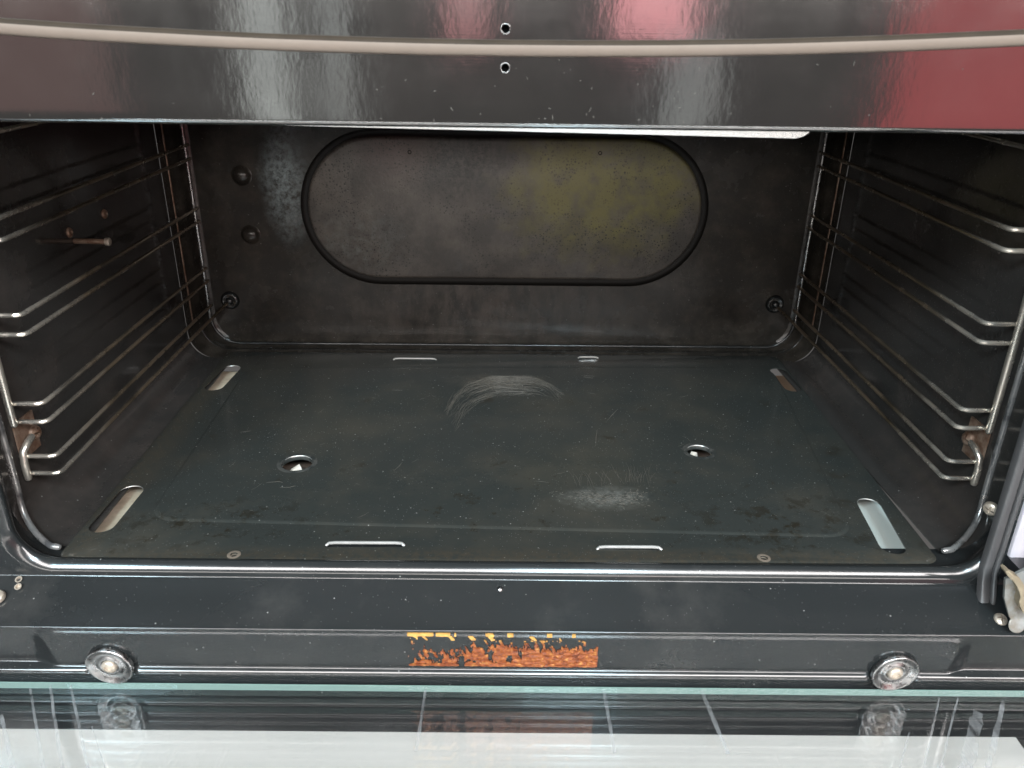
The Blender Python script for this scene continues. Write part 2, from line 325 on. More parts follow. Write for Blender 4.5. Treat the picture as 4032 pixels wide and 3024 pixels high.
ROT = Matrix.Translation((0, -0.405, 0)) @ Matrix.Rotation(math.radians(-0.55), 4, 'Z') @ Matrix.Translation((0, 0.405, 0))

# ================================================================ the oven
oven = thing('cooking_oven', (0, 0, 0), 'black enamelled oven cavity with steel fascia above and open glass door below', 'oven')
ZT = 0.432
# back wall with its embossed stadium
N = 14
sec = [(0.3445, 0.1030, -0.012, 0.030), (0.3420, 0.1030, 0.004, 0.030), (0.3385, 0.1050, 0.0095, 0.030), (0.3368, 0.1052, 0.0125, 0.030), (0.3355, 0.1040, 0.0155, 0.030),
       (0.3345, 0.1035, 0.024, 0.030), (0.3322, 0.1055, 0.0275, 0.030), (0.3302, 0.1062, 0.0282, 0.030), (0.328, 0.107, 0.0305, 0.030), (0.3272, 0.1078, 0.0305, 0.030), (0.3255, 0.1095, 0.0305, 0.030)]
rings = [rr(hx, zb, ZT, r, y, N) for hx, zb, y, r in sec]
zc = 0.2604
rings.append(rr(0.228, zc-0.0915, zc+0.0915, 0.0914, 0.0305, N))
rings.append(rr(0.2195, zc-0.0834, zc+0.0834, 0.0833, 0.0305, N))
rings.append(rr(0.2193, zc-0.0832, zc+0.0832, 0.0831, 0.0380, N))
rings.append(rr(0.2100, zc-0.0739, zc+0.0739, 0.0738, 0.0385, N))
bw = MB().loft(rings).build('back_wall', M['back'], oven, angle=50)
gr = [rr(0.2196, zc-0.0835, zc+0.0835, 0.0834, 0.0302, N), rr(0.2190, zc-0.0829, zc+0.0829, 0.0828, 0.0340, N), rr(0.2160, zc-0.0799, zc+0.0799, 0.0798, 0.0358, N), rr(0.2110, zc-0.0749, zc+0.0749, 0.0748, 0.0356, N)]
MB().loft(gr).build('groove_ring', M['matt'], bw, angle=60)  # darker lining along the groove
pl = [rr(0.2130, zc-0.0769, zc+0.0769, 0.0768, 0.0368, N), rr(0.2118, zc-0.0757, zc+0.0757, 0.0756, 0.0305, N), rr(0.2105, zc-0.0744, zc+0.0744, 0.0743, 0.0288, N), rr(0.2085, zc-0.0724, zc+0.0724, 0.0723, 0.0283, N)]
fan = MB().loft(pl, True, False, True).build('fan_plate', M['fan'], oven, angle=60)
fan['label'] = 'grimy grey stadium-shaped plate with an olive reflection painted on its right half'
for (x, z) in ((0.0986, 0.3223), (-0.1004, 0.3210)):
    MB().lathe([(0.0021, 0.0), (0.0021, 0.0006), (0.0013, 0.0006), (0.0011, -0.002), (0.0001, -0.002)], (x, 0.0284, z), (0, -1, 0), 16).build('screw_hole', M['hole'], fan)
for (x, z, r) in ((-0.2787, 0.2946, 0.0095), (-0.2766, 0.2315, 0.0095)):
    MB().lathe([(r*1.15, 0.0), (r, 0.0006), (r*0.86, 0.0030), (r*0.6, 0.0050), (r*0.3, 0.0059), (0.0003, 0.0062)], (x, 0.0305, z), (0, -1, 0), 28).build('domed_rivet', M['back'], bw, angle=80)
for (x, z) in ((-0.3085, 0.1565), (0.3073, 0.1579)):
    MB().lathe([(0.0105, 0.0), (0.0100, 0.0012), (0.0080, 0.0030), (0.0072, 0.0032), (0.0060, 0.0022), (0.0045, 0.0022), (0.0040, 0.0035), (0.0025, 0.0052), (0.0003, 0.0056)], (x, 0.0300, z), (0, -1, 0), 28).build('rack_socket', M['frame'], bw, angle=60)

for (hx, zb, y, r, w) in ((0.3312, 0.1066, 0.0262, 0.0295, 0.0016), (0.3382, 0.1040, 0.0110, 0.030, 0.0013)):
    u = [p for p in rr(hx, zb, ZT, r, y, N) if p[2] < 0.40]
    k0 = max(range(len(u)), key=lambda i: (Vector(u[i])-Vector(u[i-1])).length); u = u[k0:]+u[:k0]
    u = [p for p in u if p[2] < zb+0.030]
    MB().tube(u, w, 12).build('back_bead', M['frame'], bw)
# side walls with their rounded lower edge
def side(sx, xf, xr):
    rg = []
    for y, xe in ((-0.3600, xf), (-0.0118, xr)):
        prof = [(0.345, ZT), (0.345, 0.25), (0.345, 0.1305)]
        for i in range(1, 13):
            a = PI/2*i/12; prof.append((0.319+0.026*math.cos(a), 0.1305-0.0265*math.sin(a)))
        prof.append((xe, 0.1030))
        out = [(x+0.0012, z) for x, z in prof[:3]]+[(0.319+0.0272*math.cos(PI/2*i/12), 0.1305-0.0277*math.sin(PI/2*i/12)) for i in range(1, 13)]+[(xe, 0.1018)]
        rg.append([(sx*x, y, z) for x, z in prof+out[::-1]])
    return MB().loft(rg, True, True, True)
wl = side(-1, 0.300, 0.300).build('side_wall', M['wall'], oven, angle=50); wl['label'] = 'left side wall of the oven cavity, with a brown probe'
wr = side(1, 0.3118, 0.2999).build('side_wall', M['wall'], oven, angle=50); wr['label'] = 'right side wall of the oven cavity, smooth and dark'
MB().box(-0.345, 0.345, -0.384, -0.0125, ZT+0.0005, ZT+0.002).build('cavity_ceiling', M['zinc'], oven)
MB().box(-0.30, 0.30, -0.0115, 0.045, 0.0985, 0.1015).build('rear_ledge', M['wall'], oven)
# thermostat probe and screws on the left wall
pr = MB().tube([(-0.3452, -0.1999, 0.2818), (-0.333, -0.1999, 0.2818), (-0.3200, -0.1999, 0.2816)], 0.0022, 14).build('thermostat_probe', M['rust'], oven)
MB().lathe([(0.0024, 0), (0.0033, 0.0003), (0.0034, 0.0028), (0.0028, 0.0036), (0.0003, 0.0038)], (-0.3203, -0.1999, 0.2816), (1, 0, 0), 20).build('probe_cap', M['screw'], pr)
for (y, z) in ((-0.2050, 0.2900), (-0.1435, 0.2912)):
    MB().lathe([(0.0042, 0), (0.0042, 0.0008), (0.0034, 0.0019), (0.0018, 0.0024), (0.0017, 0.0012), (0.0002, 0.0012)], (-0.3452, y, z), (1, 0, 0), 20).build('rusty_screw', M['rust'], wl)

# tray below the floor plate, seen through its slots
tr = MB().box(-0.318, 0.318, -0.383, -0.0130, 0.0850, 0.0880).build('burner_tray', M['tray'], oven)
for (x, y, a) in ((-0.1790, -0.2335, 0.3), (0.1690, -0.2065, 0.9)):
    b = MB().add([(-0.006, -0.004, 0), (0.006, -0.003, 0), (0.005, 0.004, 0), (-0.005, 0.003, 0), (-0.005, -0.003, 0.006), (0.004, -0.002, 0.0075), (0.003, 0.003, 0.008), (-0.004, 0.002, 0.005)],
                 [(0, 3, 2, 1), (4, 5, 6, 7), (0, 1, 5, 4), (1, 2, 6, 5), (2, 3, 7, 6), (3, 0, 4, 7)])
    b.build('ceramic_chip', M['chip'], tr, mw=Matrix.Translation((x, y, 0.0879)) @ Matrix.Rotation(a, 4, 'Z'))

MB().box(-0.20, 0.20, -0.3740, -0.3500, 0.0950, 0.0985).build('slot_shade_bar', M['matt'], oven)  # added black bars that keep the slot openings dark, as shade
MB().box(-0.20, 0.20, -0.0300, -0.0135, 0.0950, 0.0984).build('slot_shade_bar', M['matt'], oven)
# front frame: rounded opening, lip and face
fr = [(0.3462, 0.1025, -0.3550, 0.0285), (0.3448, 0.1030, -0.3620, 0.0280), (0.3395, 0.1035, -0.3700, 0.027), (0.3335, 0.1045, -0.3765, 0.026)]
fr += [(0.3306+(0.1074-zb), zb, y, 0.025+(0.1074-zb)) for y, zb in [(-0.3795, 0.1062), (-0.3815, 0.1071), (-0.3830, 0.1074), (-0.3840, 0.1070), (-0.3852, 0.1060), (-0.3868, 0.1043), (-0.3882, 0.1024), (-0.3890, 0.1008), (-0.3894, 0.0992)]]
rings = [rr(hx, zb, ZT-0.001, r, y, N) for hx, zb, y, r in fr] + [rr(0.640, 0.0985, 0.56, 0.001, -0.3897, N)]
ff = MB().loft(rings).build('front_frame', M['frame'], oven, angle=55, mw=ROT)
ff['label'] = 'glossy black frame round the oven opening'
for s in (-1, 1):
    pts = [(s*0.3445, -0.3440, 0.40), (s*0.3445, -0.3440, 0.25), (s*0.3445, -0.3445, 0.140)]
    for i in range(1, 10):
        a = PI/2*i/9; q = i/9
        pts.append((s*(0.3165+0.0280*math.cos(a)), -0.3445-0.0225*q**1.3, 0.1360-0.0275*math.sin(a)))
    pts.append((s*0.3115, -0.3676, 0.1080))
    MB().tube(pts, 0.0023, 12).build('corner_bead', M['worn'], oven)

# apron below the opening: chamfer, embossed field, rolled ledge that stops at the washers
prof = [(-0.3900, 0.0992), (-0.3912, 0.0985), (-0.4030, 0.0800), (-0.4043, 0.0782), (-0.4050, 0.0765), (-0.4050, 0.0410), (-0.4055, 0.0396), (-0.4075, 0.0386), (-0.4092, 0.0371), (-0.4098, 0.0354), (-0.4092, 0.0337), (-0.4073, 0.0322), (-0.4040, 0.0314), (-0.3975, 0.0306), (-0.3960, 0.0280), (-0.3960, 0.0120), (-0.3960, -0.0300)]
def resample(p, step):
    out = []
    for a, b in zip(p, p[1:]):
        l = math.hypot(b[0]-a[0], b[1]-a[1]); n = max(1, int(l/step))
        out += [(a[0]+(b[0]-a[0])*i/n, a[1]+(b[1]-a[1])*i/n) for i in range(n)]
    return out+[p[-1]]
DY, DZ = -0.0085, 0.0083
prof = [(-0.3897, 0.0985), (-0.3900, 0.0981), (-0.3905, 0.0978), (-0.4215, 0.0827), (-0.4221, 0.0823), (-0.4224, 0.0818), (-0.4224, 0.0812),
        (-0.4174, 0.0470), (-0.4170, 0.0456), (-0.4171, 0.0451), (-0.4178, 0.0445), (-0.4188, 0.0437), (-0.4196, 0.0429), (-0.4200, 0.0423), (-0.42005, 0.0418), (-0.42005, 0.0398), (-0.4198, 0.0390), (-0.4188, 0.0383), (-0.4120, 0.0378), (-0.4075, 0.0360), (-0.4065, 0.0345), (-0.4065, 0.0200), (-0.4065, -0.0200)]
prof = resample(prof, 0.0013)
WX = (-0.2650, 0.2640)
def sstep(a, b, x):
    t = min(1, max(0, (x-a)/(b-a))); return t*t*(3-2*t)
nx = 560; verts = []; faces = []
for i in range(nx+1):
    x = -0.64+1.28*i/nx
    for (y, z) in prof:
        if 0.0350 < z < 0.0830:
            r = 0.014; dx = max(0, abs(x+0.0005)-(0.3065-r)); d = dx-0.0 if dx > 0 else -r
            d = math.hypot(dx, max(0, z-(0.0820-r)))-r
            w = 1-sstep(-0.0060, 0.0090, d)
            if 0.0440 < z < 0.0815: y += 0.0036*(1-w)*sstep(0.0440, 0.0466, z)*(1-sstep(0.0795, 0.0815, z))
            if z < 0.0456:
                g = max(1-sstep(0.0125, 0.0165, abs(x-w_)) for w_ in WX)
                y = y*(1-g)+max(y, -0.4166)*g
        verts.append((x, y+0.0002*noise.noise((x*18, 0.3, 3))*sstep(0.044, 0.060, z), z))
m = len(prof)
for i in range(nx):
    for j in range(m-1): faces.append((i*m+j, (i+1)*m+j, (i+1)*m+j+1, i*m+j+1))
ap = MB().add(verts, faces).build('apron_panel', M['frame'], oven, angle=80, mw=ROT)
ap['label'] = 'black pressed panel below the opening with a rolled ledge'
# remains of a burnt label on the apron
lb = MB(); GX, GZ = 230, 62; x0, x1, z0, z1 = -0.0645, 0.0625, 0.0474, 0.0803
H = {}
for i in range(GX):
    for j in range(GZ):
        u = i/GX; v = j/GZ; x = x0+(x1-x0)*u; z = z0+(z1-z0)*v
        n1 = noise.fractal((x*420+z*90, z*170, 1.3), 0.8, 2.1, 5); n2 = noise.fractal((x*170+7, z*90, 4.1), 0.9, 2.0, 4); bl = noise.noise((x*150+3, 0.5, 9.0))
        top = 0.17+0.40*sstep(0.10, 0.50, u)+(0.06 if 0.34 < u < 0.62 else 0)
        if u > 0.955: top += 0.02
        on = v < top+0.20*n1+0.16*n2 or (0.06 < u < 0.32 and v < 0.52 and n1 > 0.16) or (v < top+0.25 and n1 > 0.42)
        if v < 0.12 and u < 0.30: on = v < 0.085+0.04*n1+0.05*u
        if on and 0.12 < v < top*0.95 and u < 0.60 and n2 < -0.16-0.15*(u > 0.35): on = False
        if 0.262 < u < 0.292 and v < 0.32+0.1*n1: on = False
        if v > 0.905: on = (u < 0.205 and bl > -0.50) or (0.205 <= u < 0.95 and bl > 0.22+0.1*(u > 0.6)) and n1 > -0.6
        elif v > 0.80: on = (u < 0.93 and noise.noise((x*300+z*200, z*60, 2.0)) > 0.25 and bl > -0.1)
        elif v > 0.60 and u < 0.24: on = on or n1 > 0.62
        if u < 0.03 and 0.1 < v < 0.85: on = n1 > 0.30
        e = 0.012*noise.noise((z*300, 1, 1))
        if u < 0.02*(1-v)*0+max(0, e) or u > 1-0.012*v-max(0, e): on = False
        if v < 0.02+0.02*max(0, n1): on = False
        H[i, j] = on
idx = {}
def lv(i, j):
    if (i, j) not in idx:
        x = x0+(x1-x0)*i/GX; z = z0+(z1-z0)*j/GZ
        x += 0.00025*noise.noise((x*900, z*900, 0)); zz = z+0.00022*noise.noise((x*900, z*900, 5))
        idx[i, j] = len(lb.v); lb.v.append((x+0.0018*(1-(j/GZ))*0, -0.4170-0.1405*(zz-0.0456)-0.00095-0.00050*noise.noise((x*420, z*420, 8)), zz))
    return idx[i, j]
for (i, j), o in H.items():
    if o: lb.f.append((lv(i, j), lv(i+1, j), lv(i+1, j+1), lv(i, j+1)))
# give the flakes an edge
base_n = len(lb.v); ring = {}
for f in list(lb.f):
    for a, b in zip(f, f[1:]+f[:1]):
        ring[(a, b)] = 1
lowv = {}
def low(i):
    if i not in lowv:
        x, y, z = lb.v[i]; lowv[i] = len(lb.v); lb.v.append((x, y+0.0014, z))
    return lowv[i]
for (a, b) in list(ring):
    if (b, a) not in ring: lb.f.append((a, low(a), low(b), b))
res = lb.build('label_residue', M['glue'], ap, angle=70, mw=ROT)
res['kind'] = 'stuff'; res['label'] = 'flaking orange and gold remains of a burnt adhesive label'

# two dished washers with screws on the apron
for x in WX:
    c = (x, -0.4166, 0.0480); AX = (0.05*x/0.265, -0.985, -0.10)
    w = MB().lathe([(0.0120, 0.0), (0.0150, 0.0006), (0.0158, 0.0018), (0.0162, 0.0038), (0.0159, 0.0049), (0.0152, 0.0052), (0.0144, 0.0048), (0.0128, 0.0035), (0.0108, 0.0027), (0.0092, 0.0027), (0.0080, 0.0036), (0.0070, 0.0043), (0.0060, 0.0041), (0.0045, 0.0030), (0.0003, 0.0028)], c, AX, 48).build('dished_washer', M['bright'], oven, angle=60, mw=ROT)
    sc = MB().lathe([(0.0050, 0.0030), (0.0052, 0.0042), (0.0047, 0.0054), (0.0036, 0.0060), (0.0026, 0.0061), (0.0023, 0.0048), (0.0002, 0.0046)], c, AX, 24).build('screw_head', M['screw'], w, angle=50, mw=ROT)
# screws, punched holes and hinge on the frame
def slot_screw(name, c, r, par, mat='screw', axis=(0, -1, 0), ang=0.4):
    o = MB().lathe([(r, 0.0), (r*1.0, r*0.22), (r*0.86, r*0.48), (r*0.55, r*0.66), (r*0.2, r*0.72), (0.0002, r*0.73)], c, axis, 28).build(name, M[mat], par, angle=60)
    ax = Vector(axis).normalized(); e = ax.orthogonal().normalized(); e = Matrix.Rotation(ang, 3, ax) @ e; f = ax.cross(e)
    for d1, d2 in ((e, f), (f, e)):
        b = MB(); vs = []
        for h in (r*0.30, r*1.2):
            for sa, sb in ((-1, -1), (1, -1), (1, 1), (-1, 1)): vs.append(Vector(c)+ax*h+d1*sa*r*0.62+d2*sb*r*0.10)
        b.add(vs, [(0, 3, 2, 1), (4, 5, 6, 7), (0, 1, 5, 4), (1, 2, 6, 5), (2, 3, 7, 6), (3, 0, 4, 7)])
        cut(o, b)
    return o
slot_screw('frame_screw', (-0.3375, -0.4020, 0.0922), 0.0050, oven, axis=(0, -0.45, 0.89))
slot_screw('frame_screw', (0.3300, -0.4145, 0.0862), 0.0046, oven, axis=(0, -0.45, 0.89))
for (x, y, z) in ((-0.3290, -0.3900, 0.0975), (-0.3270, -0.3953, 0.0956)):
    MB().lathe([(0.0023, 0.0), (0.0023, 0.0005), (0.0016, 0.0005), (0.0013, -0.001), (0.0001, -0.001)], (x, y, z), (0, -0.45, 0.89), 16).build('punched_hole', M['screw'], ff)
MB().lathe([(0.0022, 0.0), (0.0021, 0.0006), (0.0014, 0.0012), (0.0002, 0.0015)], (-0.0035, -0.3956, 0.0953), (0, -0.45, 0.89), 16).build('locating_pin', M['bright'], ap, angle=80)
# upright seal strips at the right of the opening
def strip(name, off, wd, th, mat, zbot, lab, zt=0.118):
    rings = []
    for q in range(25):
        z = zbot+(0.52-zbot)*(q/24)**2; t = min(1, max(0, (zt-z)/(zt-0.0932)))
        x = 0.3247-0.0047*t-0.004*max(0, z-0.13)+off; y = -0.3915-0.0125*t*t*(3-2*t)**0.5; e = 0.0010
        rings.append([(x, y+0.004, z), (x, y-th+e, z), (x+e, y-th, z), (x+wd-e, y-th, z), (x+wd, y-th+e, z), (x+wd, y+0.004, z)])
    o = MB().loft(rings, True, True, True).build(name, M[mat], oven, angle=50); o['label'] = lab; return o
strip('seal_strip', 0.0, 0.0062, 0.0020, 'rubber', 0.0932, 'inner dull black seal strip right of the opening')
strip('seal_strip', 0.0076, 0.0034, 0.0020, 'rubber', 0.0908, 'outer narrower seal strip right of the opening')
strip('side_trim', 0.0130, 0.0110, 0.0040, 'side', 0.1130, 'pale steel trim at the right edge of the frame')
# hinge: zinc bracket, brass-coloured latch
hp = [(0.3151, 0.1275), (0.3260, 0.1352), (0.3527, 0.1352), (0.3527, 0.0875), (0.3337, 0.0875), (0.3260, 0.0970), (0.3184, 0.1123)]
hb = MB().add([(x+0.0020, -0.4245, z) for x, z in hp]+[(x+0.0020, -0.4225, z) for x, z in hp], [(0, 1, 2, 3, 4, 5, 6), (13, 12, 11, 10, 9, 8, 7)]+[(i, (i+1) % 7, 7+(i+1) % 7, 7+i) for i in range(7)]).build('hinge_bracket', M['hinge'], oven, smooth=False)
MB().box(0.3370, 0.3540, -0.4224, -0.3900, 0.1050, 0.1230).build('bracket_block', M['black'], hb)
pts = [(0.3097, 0.1384), (0.3119, 0.1360), (0.3142, 0.1338), (0.3150, 0.1332), (0.3175, 0.1317), (0.3209, 0.1277), (0.3237, 0.1234), (0.3254, 0.1189), (0.3262, 0.1161), (0.3285, 0.1118), (0.3313, 0.1070), (0.3351, 0.1032)]
pts = [(x+0.002, z) for x, z in pts]
wd = [0.0009, 0.0015, 0.0015, 0.0019, 0.0021, 0.0021, 0.0021, 0.0017, 0.0029, 0.0030, 0.0028, 0.0026]; rg = []
for (x, z), w in zip(pts, wd):
    rg.append([(x-w*0.75, -0.4240, z-w*0.6), (x-w*0.75, -0.4300, z-w*0.6), (x, -0.4306, z), (x+w*0.75, -0.4300, z+w*0.6), (x+w*0.75, -0.4240, z+w*0.6)])
MB().loft(rg, True, True, True).build('hinge_latch', M['latch'], hb, angle=40)
MB().lathe([(0.0056, 0), (0.0058, 0.0006), (0.0052, 0.0011), (0.0020, 0.0012), (0.0002, 0.0012)], (0.3340, -0.4247, 0.0915), (0, -0.9, 0.3), 28).build('hinge_washer', M['hinge'], hb)
slot_screw('wall_screw', (0.3295, -0.3760, 0.1490), 0.0050, wr, 'screw', (-0.75, -0.65, 0))

# steel fascia above the opening
prof = [(-0.3600, 0.3996), (-0.4272, 0.3984), (-0.4277, 0.3985), (-0.4284, 0.3990), (-0.4295, 0.4001), (-0.4299, 0.4006), (-0.4300, 0.4012)]+[(-0.4300, 0.41), (-0.4300, 0.56), (-0.3600, 0.56)]
fs = MB(); xs = [-0.64+1.28*i/32 for i in range(33)]
fs.loft([[(x, y, z) for y, z in prof] for x in xs], True, True, True)
fo = fs.build('fascia_panel', M['steel'], oven, angle=40)
for z in (0.4425, 0.4258):
    c = MB().lathe([(0.0019, -0.012), (0.0019, 0.004)], (-0.0033, -0.4300, z), (0, -1, 0), 20); c.f.append(tuple(range(19, -1, -1))); cut(fo, c)
fo['label'] = 'brushed steel fascia with red and white reflections'
for z in (0.4425, 0.4258):
    MB().lathe([(0.0024, 0.0), (0.0023, 0.0003), (0.0020, 0.0003), (0.0018, -0.0002)], (-0.0033, -0.4300, z), (0, -1, 0), 28, False).build('hole_rim', M['bright'], fo, angle=80)
    MB().lathe([(0.00188, -0.0006), (0.0017, -0.0030), (0.0001, -0.0031)], (-0.0033, -0.4300, z), (0, -1, 0), 24, False).build('hole_bottom', M['hole'], fo)
# curved bronze trim across the fascia
tp = []; nn = 90
for i in range(nn+1):
    x = -0.64+1.28*i/nn; z = 0.4343+0.124*x*x+0.0025*x; tp.append((x, z))
def trim(name, a0, a1, mat, out):
    rings = []
    for x, z in tp:
        w = 0.0037+0.00012*noise.noise((x*40, 0, 0)); z = z+0.00010*noise.noise((x*22, 3, 0))
        rings.append([(x, -0.4302-out*max(0, math.sin(a0+(a1-a0)*a/10))**0.7, z+w*math.cos(a0+(a1-a0)*a/10)) for a in range(11)]+[(x, -0.4298, z+w*math.cos(a1)), (x, -0.4298, z+w*math.cos(a0))])
    return MB().loft(rings, True, True, True).build(name, M[mat], oven, angle=60)
trim('trim_strip', 0.37*PI, PI, 'trim', 0.0030)['label'] = 'dull bronze trim strip curving across the steel fascia'
trim('trim_shade', 0.0, 0.37*PI-0.003, 'shade', 0.0029)['label'] = 'painted dark brown shade along the top of the trim strip'  # shaded top of the trim, painted as its own dark strip
# grill shield just behind the lower edge of the fascia
rg = []
for z0_, z1_ in ((0, 1),):
    pl = [(-0.28, 0.0), (0.1490, 0.0), (0.1530, 0.0012), (0.1552, 0.0032), (0.1556, 0.0060), (-0.28, 0.0060)]
    rg = [[(x, y, z+0.3938-0.0125*x) for x, z in pl] for y in (-0.4000, -0.3700)]
rg[0] = [(x, y-0.35*(q if q < 0.0061 else 0), z) for (x, y, z), q in zip(rg[0], [p[1] for p in pl])]
MB().loft(rg, True, True, True).build('grill_shield', M['alu'], oven, smooth=False)['label'] = 'pale edge of the grill shield under the fascia'
# dust, drips and small chips on the fascia
sp = MB()
for _ in range(70):
    x = random.uniform(-0.23, 0.23) if random.random() < .4 else random.gauss(0.05, 0.06); z = 0.4005+0.030*random.random()**3.2; a = random.uniform(0, PI); l = random.uniform(0.0002, 0.0007)*(2.4 if random.random() < .10 else 1); w = random.uniform(0.00008, 0.00022)
    ca, sa = math.cos(a), math.sin(a); y = -0.4301
    q = [(x+ca*l*s1-sa*w*s2, z+sa*l*s1+ca*w*s2) for s1, s2 in ((-1, -.3), (0, -1), (1, -.2), (1, .3), (.2, 1), (-1, .4))]
    sp.loft([[(a1, y+0.0003, b1) for a1, b1 in q], [(a1, y-0.0001, b1) for a1, b1 in q]], True, False, True)
o = sp.build('dust_specks', M['scratch'], fo, smooth=False); o['kind'] = 'stuff'

# open glass door, lying level below the opening
door = MB(); door.box(-0.40, 0.3460, -0.86, -0.4385, -0.0020, 0.0095)
dl = door.build('oven_door', M['white'], oven, smooth=False, mw=ROT); dl['label'] = 'open oven door with white liner under two panes of glass'
MB().box(-0.41, 0.41, -0.4380, -0.4060, -0.0040, 0.0070).build('hinge_rail', M['black'], dl, mw=ROT)
MB().box(-0.41, 0.43, -0.86, -0.4390, -0.0200, -0.0030).build('door_shell', M['zinc'], dl, mw=ROT)
MB().box(-0.41, 0.41, -0.8600, -0.4160, 0.0229, 0.0280).build('glass_pane', M['glass'], dl, smooth=False, mw=ROT)['label'] = 'upper glass pane with a green edge'
MB().box(-0.41, 0.41, -0.8600, -0.4150, 0.0150, 0.0191).build('glass_pane', M['glass2'], dl, smooth=False, mw=ROT)['label'] = 'lower glass pane'
pr_ = [(-0.4159, 0.0229), (-0.4159, 0.02795), (-0.4154, 0.02805), (-0.4146, 0.0276), (-0.4140, 0.0266), (-0.4140, 0.0229)]
MB().loft([[(x, y, z) for y, z in pr_] for x in (-0.41, -0.2, 0, 0.2, 0.41)], True, True, True).build('glass_edge', M['edge'], dl, angle=30, mw=ROT)
# grease streaks wiped along the glass, glints and reflections painted into their pale colour
def streak(p0, p1, w0, w1):
    a = Vector((p0[0], p0[1], 0)); b = Vector((p1[0], p1[1], 0)); t = (b-a).normalized(); n_ = Vector((-t.y, t.x, 0)); mb = MB(); R = []
    for q in range(15):
        s = q/14; c = a.lerp(b, s)+n_*0.0003*noise.noise((s*6, p0[0]*40, 0)); w = (w0+(w1-w0)*s)*(0.75+0.4*noise.noise((s*9, p0[0]*10, 3)))
        R.append([c-n_*w+Vector((0, 0, z)) for z in (0.02805, 0.02813)]+[c+n_*w+Vector((0, 0, z)) for z in (0.02813, 0.02805)])
    o = mb.loft(R, True, True, True).build('grease_streak', M['smear'], dl, smooth=False, mw=ROT)
for a in (((-0.0537, -0.4187), (-0.0548, -0.470), 0.0011, 0.0013), ((0.0686, -0.4185), (0.0697, -0.4700), 0.0015, 0.0014), ((0.1357, -0.4184), (0.1412, -0.470), 0.0020, 0.0018),
          ((-0.3224, -0.4213), (-0.2750, -0.4918), 0.0010, 0.0014), ((-0.3105, -0.4184), (-0.2640, -0.4918), 0.0011, 0.0014), ((-0.2965, -0.4183), (-0.2480, -0.4918), 0.0010, 0.0012), ((-0.2657, -0.4524), (-0.2370, -0.4918), 0.0005, 0.0005), ((-0.3290, -0.4440), (-0.2930, -0.4918), 0.0016, 0.0020),
          ((0.2637, -0.4520), (0.2370, -0.4919), 0.0005, 0.0005), ((0.2978, -0.4223), (0.2520, -0.4919), 0.0007, 0.0008), ((0.3106, -0.4223), (0.2620, -0.4919), 0.0008, 0.0008), ((0.3180, -0.4345), (0.2780, -0.4919), 0.0048, 0.0054), ((0.3440, -0.4201), (0.2910, -0.4919), 0.0020, 0.0022)):
    streak(*a)

# ================================================================ floor plate (lies loose in the cavity)
plate = thing('floor_plate', (0, 0, 0), 'dark enamel floor plate with slots and round holes lying in the oven', 'oven plate')
ov = [(-0.3085, -0.3785), (0.3040, -0.3795), (0.3088, 0.0020), (-0.3085, 0.0020)]
em = [(-0.2660, -0.3320), (0.2560, -0.3500), (0.2930, -0.0330), (-0.2740, -0.0460)]
rs = [rpoly(inset(em, 0.0030), 0.019, 0.1062), rpoly(inset(em, 0.0015), 0.020, 0.1056), rpoly(em, 0.022, 0.1050), rpoly(inset(ov, 0.004), 0.008, 0.1050), rpoly(inset(ov, 0.0004), 0.010, 0.1050), rpoly(ov, 0.010, 0.1054), rpoly(inset(ov, 0.0012), 0.010, 0.1060),
      rpoly(inset(em, -0.0008), 0.0225, 0.1060), rpoly(em, 0.022, 0.1061), rpoly(inset(em, 0.0010), 0.021, 0.1066), rpoly(inset(em, 0.0020), 0.020, 0.1071), rpoly(inset(em, 0.0030), 0.019, 0.1072)]
sheet = MB().loft(rs, True, True, True).build('plate_sheet', M['plate'], plate, angle=30)
for a in ((-0.2945, -0.3380, -0.2935, -0.2920, 0.0092), (-0.2930, -0.0930, -0.2900, -0.0470, 0.0092), (0.2780, -0.3600, 0.2845, -0.3050, 0.0090), (0.2975, -0.0860, 0.2965, -0.0420, 0.0088),
          (-0.1256, -0.3615, -0.0730, -0.3611, 0.0022), (0.0664, -0.3638, 0.1097, -0.3645, 0.0011), (-0.1205, -0.0186, -0.0758, -0.0176, 0.0016), (0.0836, -0.0036-0.006, 0.1035, -0.0031-0.006, 0.0014)):
    cut(sheet, stadium(*a[:4], a[4], 0.09, 0.12))
for (x, y, r) in ((-0.1736, -0.2479, 0.0126), (0.1696, -0.2231, 0.0106), (-0.1884, -0.3728, 0.0024), (0.1811, -0.3741, 0.0024)):
    cut(sheet, stadium(x-0.0001, y, x+0.0001, y, r, 0.09, 0.12, 16))
for (x, y, r) in ((-0.1736, -0.2479, 0.0126), (0.1696, -0.2231, 0.0106)):
    MB().lathe([(r, -0.004), (r*1.0, 0.0000), (r+0.0006, 0.0004), (r+0.0014, 0.0003), (r+0.0040, 0.0000)], (x, y, 0.10725), (0, 0, 1), 40, False).build('hole_collar', M['collar'], sheet, angle=70)
for (x, y, r, z, a0, a1) in ((-0.1736, -0.2479, 0.0126, 0.1073, 30, 155), (0.1696, -0.2231, 0.0106, 0.1073, 25, 150), (-0.2935, -0.2920, 0.0090, 0.1058, 25, 165), (0.2845, -0.3050, 0.0088, 0.1058, 20, 150), (-0.2900, -0.0470, 0.0090, 0.1058, 30, 140)):
    MB().tube([(x+r*math.cos(math.radians(a0+(a1-a0)*i/12)), y+r*math.sin(math.radians(a0+(a1-a0)*i/12)), z-0.0002) for i in range(13)], [0.00012+0.00035*math.sin(PI*i/12) for i in range(13)], 8).build('pale_edge', M['lip'], sheet)  # pale arcs along the far edge of the openings
